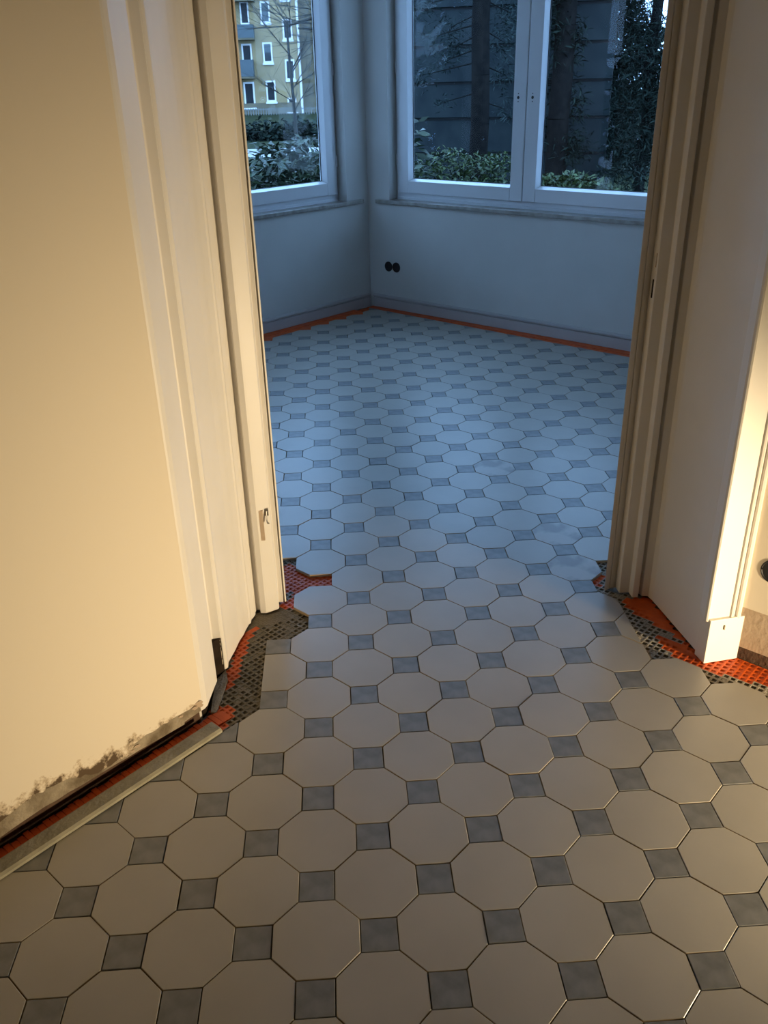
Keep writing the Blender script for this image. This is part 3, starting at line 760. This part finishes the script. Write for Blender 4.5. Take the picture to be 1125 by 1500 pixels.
# unseen evergreens added to darken what the panes reflect; the last is in view
for k, (x, y, r, h) in enumerate(((-6.5, 9.8, 1.5, 3.6), (-9.5, 13.8, 2.0, 4.4), (-8.6, -1.6, 1.8, 3.8), (-7.2, 5.9, 1.5, 3.4), (-7.4, 2.2, 1.6, 3.6), (8.6, 5.6, 1.6, 3.8), (8.4, 1.9, 1.7, 3.6), (9.2, -1.9, 1.8, 3.8), (3.9, 14.6, 1.3, 2.9))):
    root = empty('sky_screen_evergreen', (x, y, G)); tag(root, ('added unseen bushy evergreen close to the house corner', 'added unseen middle evergreen behind the house corner', 'added unseen broad evergreen level with the doorway', 'added unseen evergreen level with the window sill wall', 'added unseen evergreen between the two others at the house side', 'added unseen evergreen beyond the two-sash window end', 'added unseen evergreen at the house side past the hall', 'added unseen evergreen behind the hall corner', 'rounded evergreen behind the thin-stemmed conifer')[k], 'tree')
    leaves('foliage', 2600, blob_sampler([(x, y, h * .35 - .3, r, r, h * .38), (x, y, h * .7, r * .7, r * .7, h * .35)], .4), .5, M['conifer'], root, .35, .4)
    mb = MB(); mb.tube((x, y, G), (x, y, h * .8), .16, .05, 8); keep(mb.build('trunk', M['bark']), root)
# low hedge and fence before the yellow building
hb2 = at(420, 180, 44)
root = empty('low_hedge', (hb2[0], hb2[1], G)); tag(root, 'low dark hedge at the foot of the yellow building', 'hedge')
leaves('foliage', 5000, lambda: np.array([hb2[0] + rng.uniform(-7, 5), hb2[1] + rng.uniform(-.6, .6), rng.uniform(G, -.35 + .25 * math.sin(rng.uniform(0, 6)))]), .28, M['conifer'], root, .2, .5)
for i in range(12):
    mb = MB(); mb.tube((hb2[0] - 6.5 + i, hb2[1], G), (hb2[0] - 6.5 + i, hb2[1], -.5), .05, .03, 6); keep(mb.build('stem', M['bark']), root)

# yellow building
YB = 85.0
P_ = lambda x, y, dy=0: at(x, y, YB + dy)
bd = empty('apartment_building', (P_(420, 165)[0], YB, G)); tag(bd, 'yellow apartment block with small white windows and balconies', 'building')
xl, xr = P_(330, 100)[0] - 12, P_(441.5, 100)[0]
mb = MB(); mb.box(xl, xr, YB, YB + 12, G, 15); keep(mb.build('facade', M['yellow']), bd)
mb = MB(); mb.box(xr, xr + 14, YB + 1.2, YB + 12, G, 15); keep(mb.build('side_wing', M['greyplaster']), bd)
mb = MB(); mb.box(xl, xr, YB - .06, YB, G, G + .9); keep(mb.build('plinth', M['greyplaster']), bd)
def bwin(x0, y0, x1, y1, pane='pane', half=None, col=None):
    p = P_((x0 + x1) / 2, y0); q = P_((x0 + x1) / 2, y1); wd = P_(x1, y0)[0] - P_(x0, y0)[0]
    xa, xb, z1, z0 = p[0] - wd / 2, p[0] + wd / 2, p[2], q[2]
    f_ = .12 * wd + .03
    mb = MB()
    mb.box(xa, xa + f_, YB - .05, YB, z0, z1); mb.box(xb - f_, xb, YB - .05, YB, z0, z1)
    mb.box(xa + f_, xb - f_, YB - .05, YB, z1 - f_, z1); mb.box(xa + f_, xb - f_, YB - .05, YB, z0, z0 + f_)
    mb.box(xa - .08, xb + .08, YB - .16, YB, z0 - .16, z0)
    fr = keep(mb.build('window', M['winwhite']), bd)
    mb = MB(); mb.box(xa + f_, xb - f_, YB - .02, YB, z0 + f_, z1 - f_)
    pn = mb.build('pane', M[pane]); pn.parent = fr; pn.matrix_parent_inverse = Matrix.Translation(bd.location).inverted() @ Matrix.Translation(bd.location)
    if half:
        zc = z0 + f_ + (z1 - z0 - 2 * f_) * half
        mb = MB(); mb.box(xa + f_, xb - f_, YB - .035, YB - .02, zc, z1 - f_); c_ = mb.build('blind', M['pane_pale']); c_.parent = fr
for a in ((380, 2, 394, 34, 'pane_pale', None), (384, 62, 398, 92, 'pane', .5), (389, 118, 403, 149, 'pane', None), (413, 28, 427, 58, 'pane', None), (417, 87, 431, 117, 'pane', None), (421, 143, 434, 164, 'pane', None), (376, -55, 390, -24, 'pane', None), (409, -30, 423, 0, 'pane', None)):
    bwin(*a)
for (x0, y0, x1, y1) in ((350, 2, 363, 36), (353, 64, 368, 105), (356, 120, 372, 158)): bwin(x0, y0, x1, y1)
for y0, y1 in ((36, 55), (88, 112), (-20, -2)):
    p = P_(340, y0, -1.2); q = P_(372, y1, -1.2)
    mb = MB(); mb.box(p[0] - 3, q[0], YB - 1.2, YB, q[2] - .15, q[2]); sl = keep(mb.build('balcony', M['greyplaster']), bd)
    mb = MB(); mb.box(p[0] - 3, q[0], YB - 1.22, YB - 1.18, q[2], p[2]); mb.box(q[0] - .04, q[0], YB - 1.2, YB, q[2], p[2])
    rl = mb.build('balustrade', M['pane_pale']); keep(rl, sl)
p = P_(441, 80, -.1)
mb = MB(); mb.tube((xr - .12, YB - .1, G), (xr - .12, YB - .1, 14), .10, .10, 8); keep(mb.build('downpipe', M['winwhite']), bd)
mb = MB()
zf = P_(400, 163)[2]
for i in range(40):
    mb.box(-9.5 + i * .22, -9.42 + i * .22, YB - 3.0, YB - 2.96, G, zf + .35)
mb.box(-9.5, -.7, YB - 3.02, YB - 2.98, zf + .2, zf + .28)
tag(mb.build('garden_fence', M['fence']), 'low grey picket fence before the yellow building', 'fence')
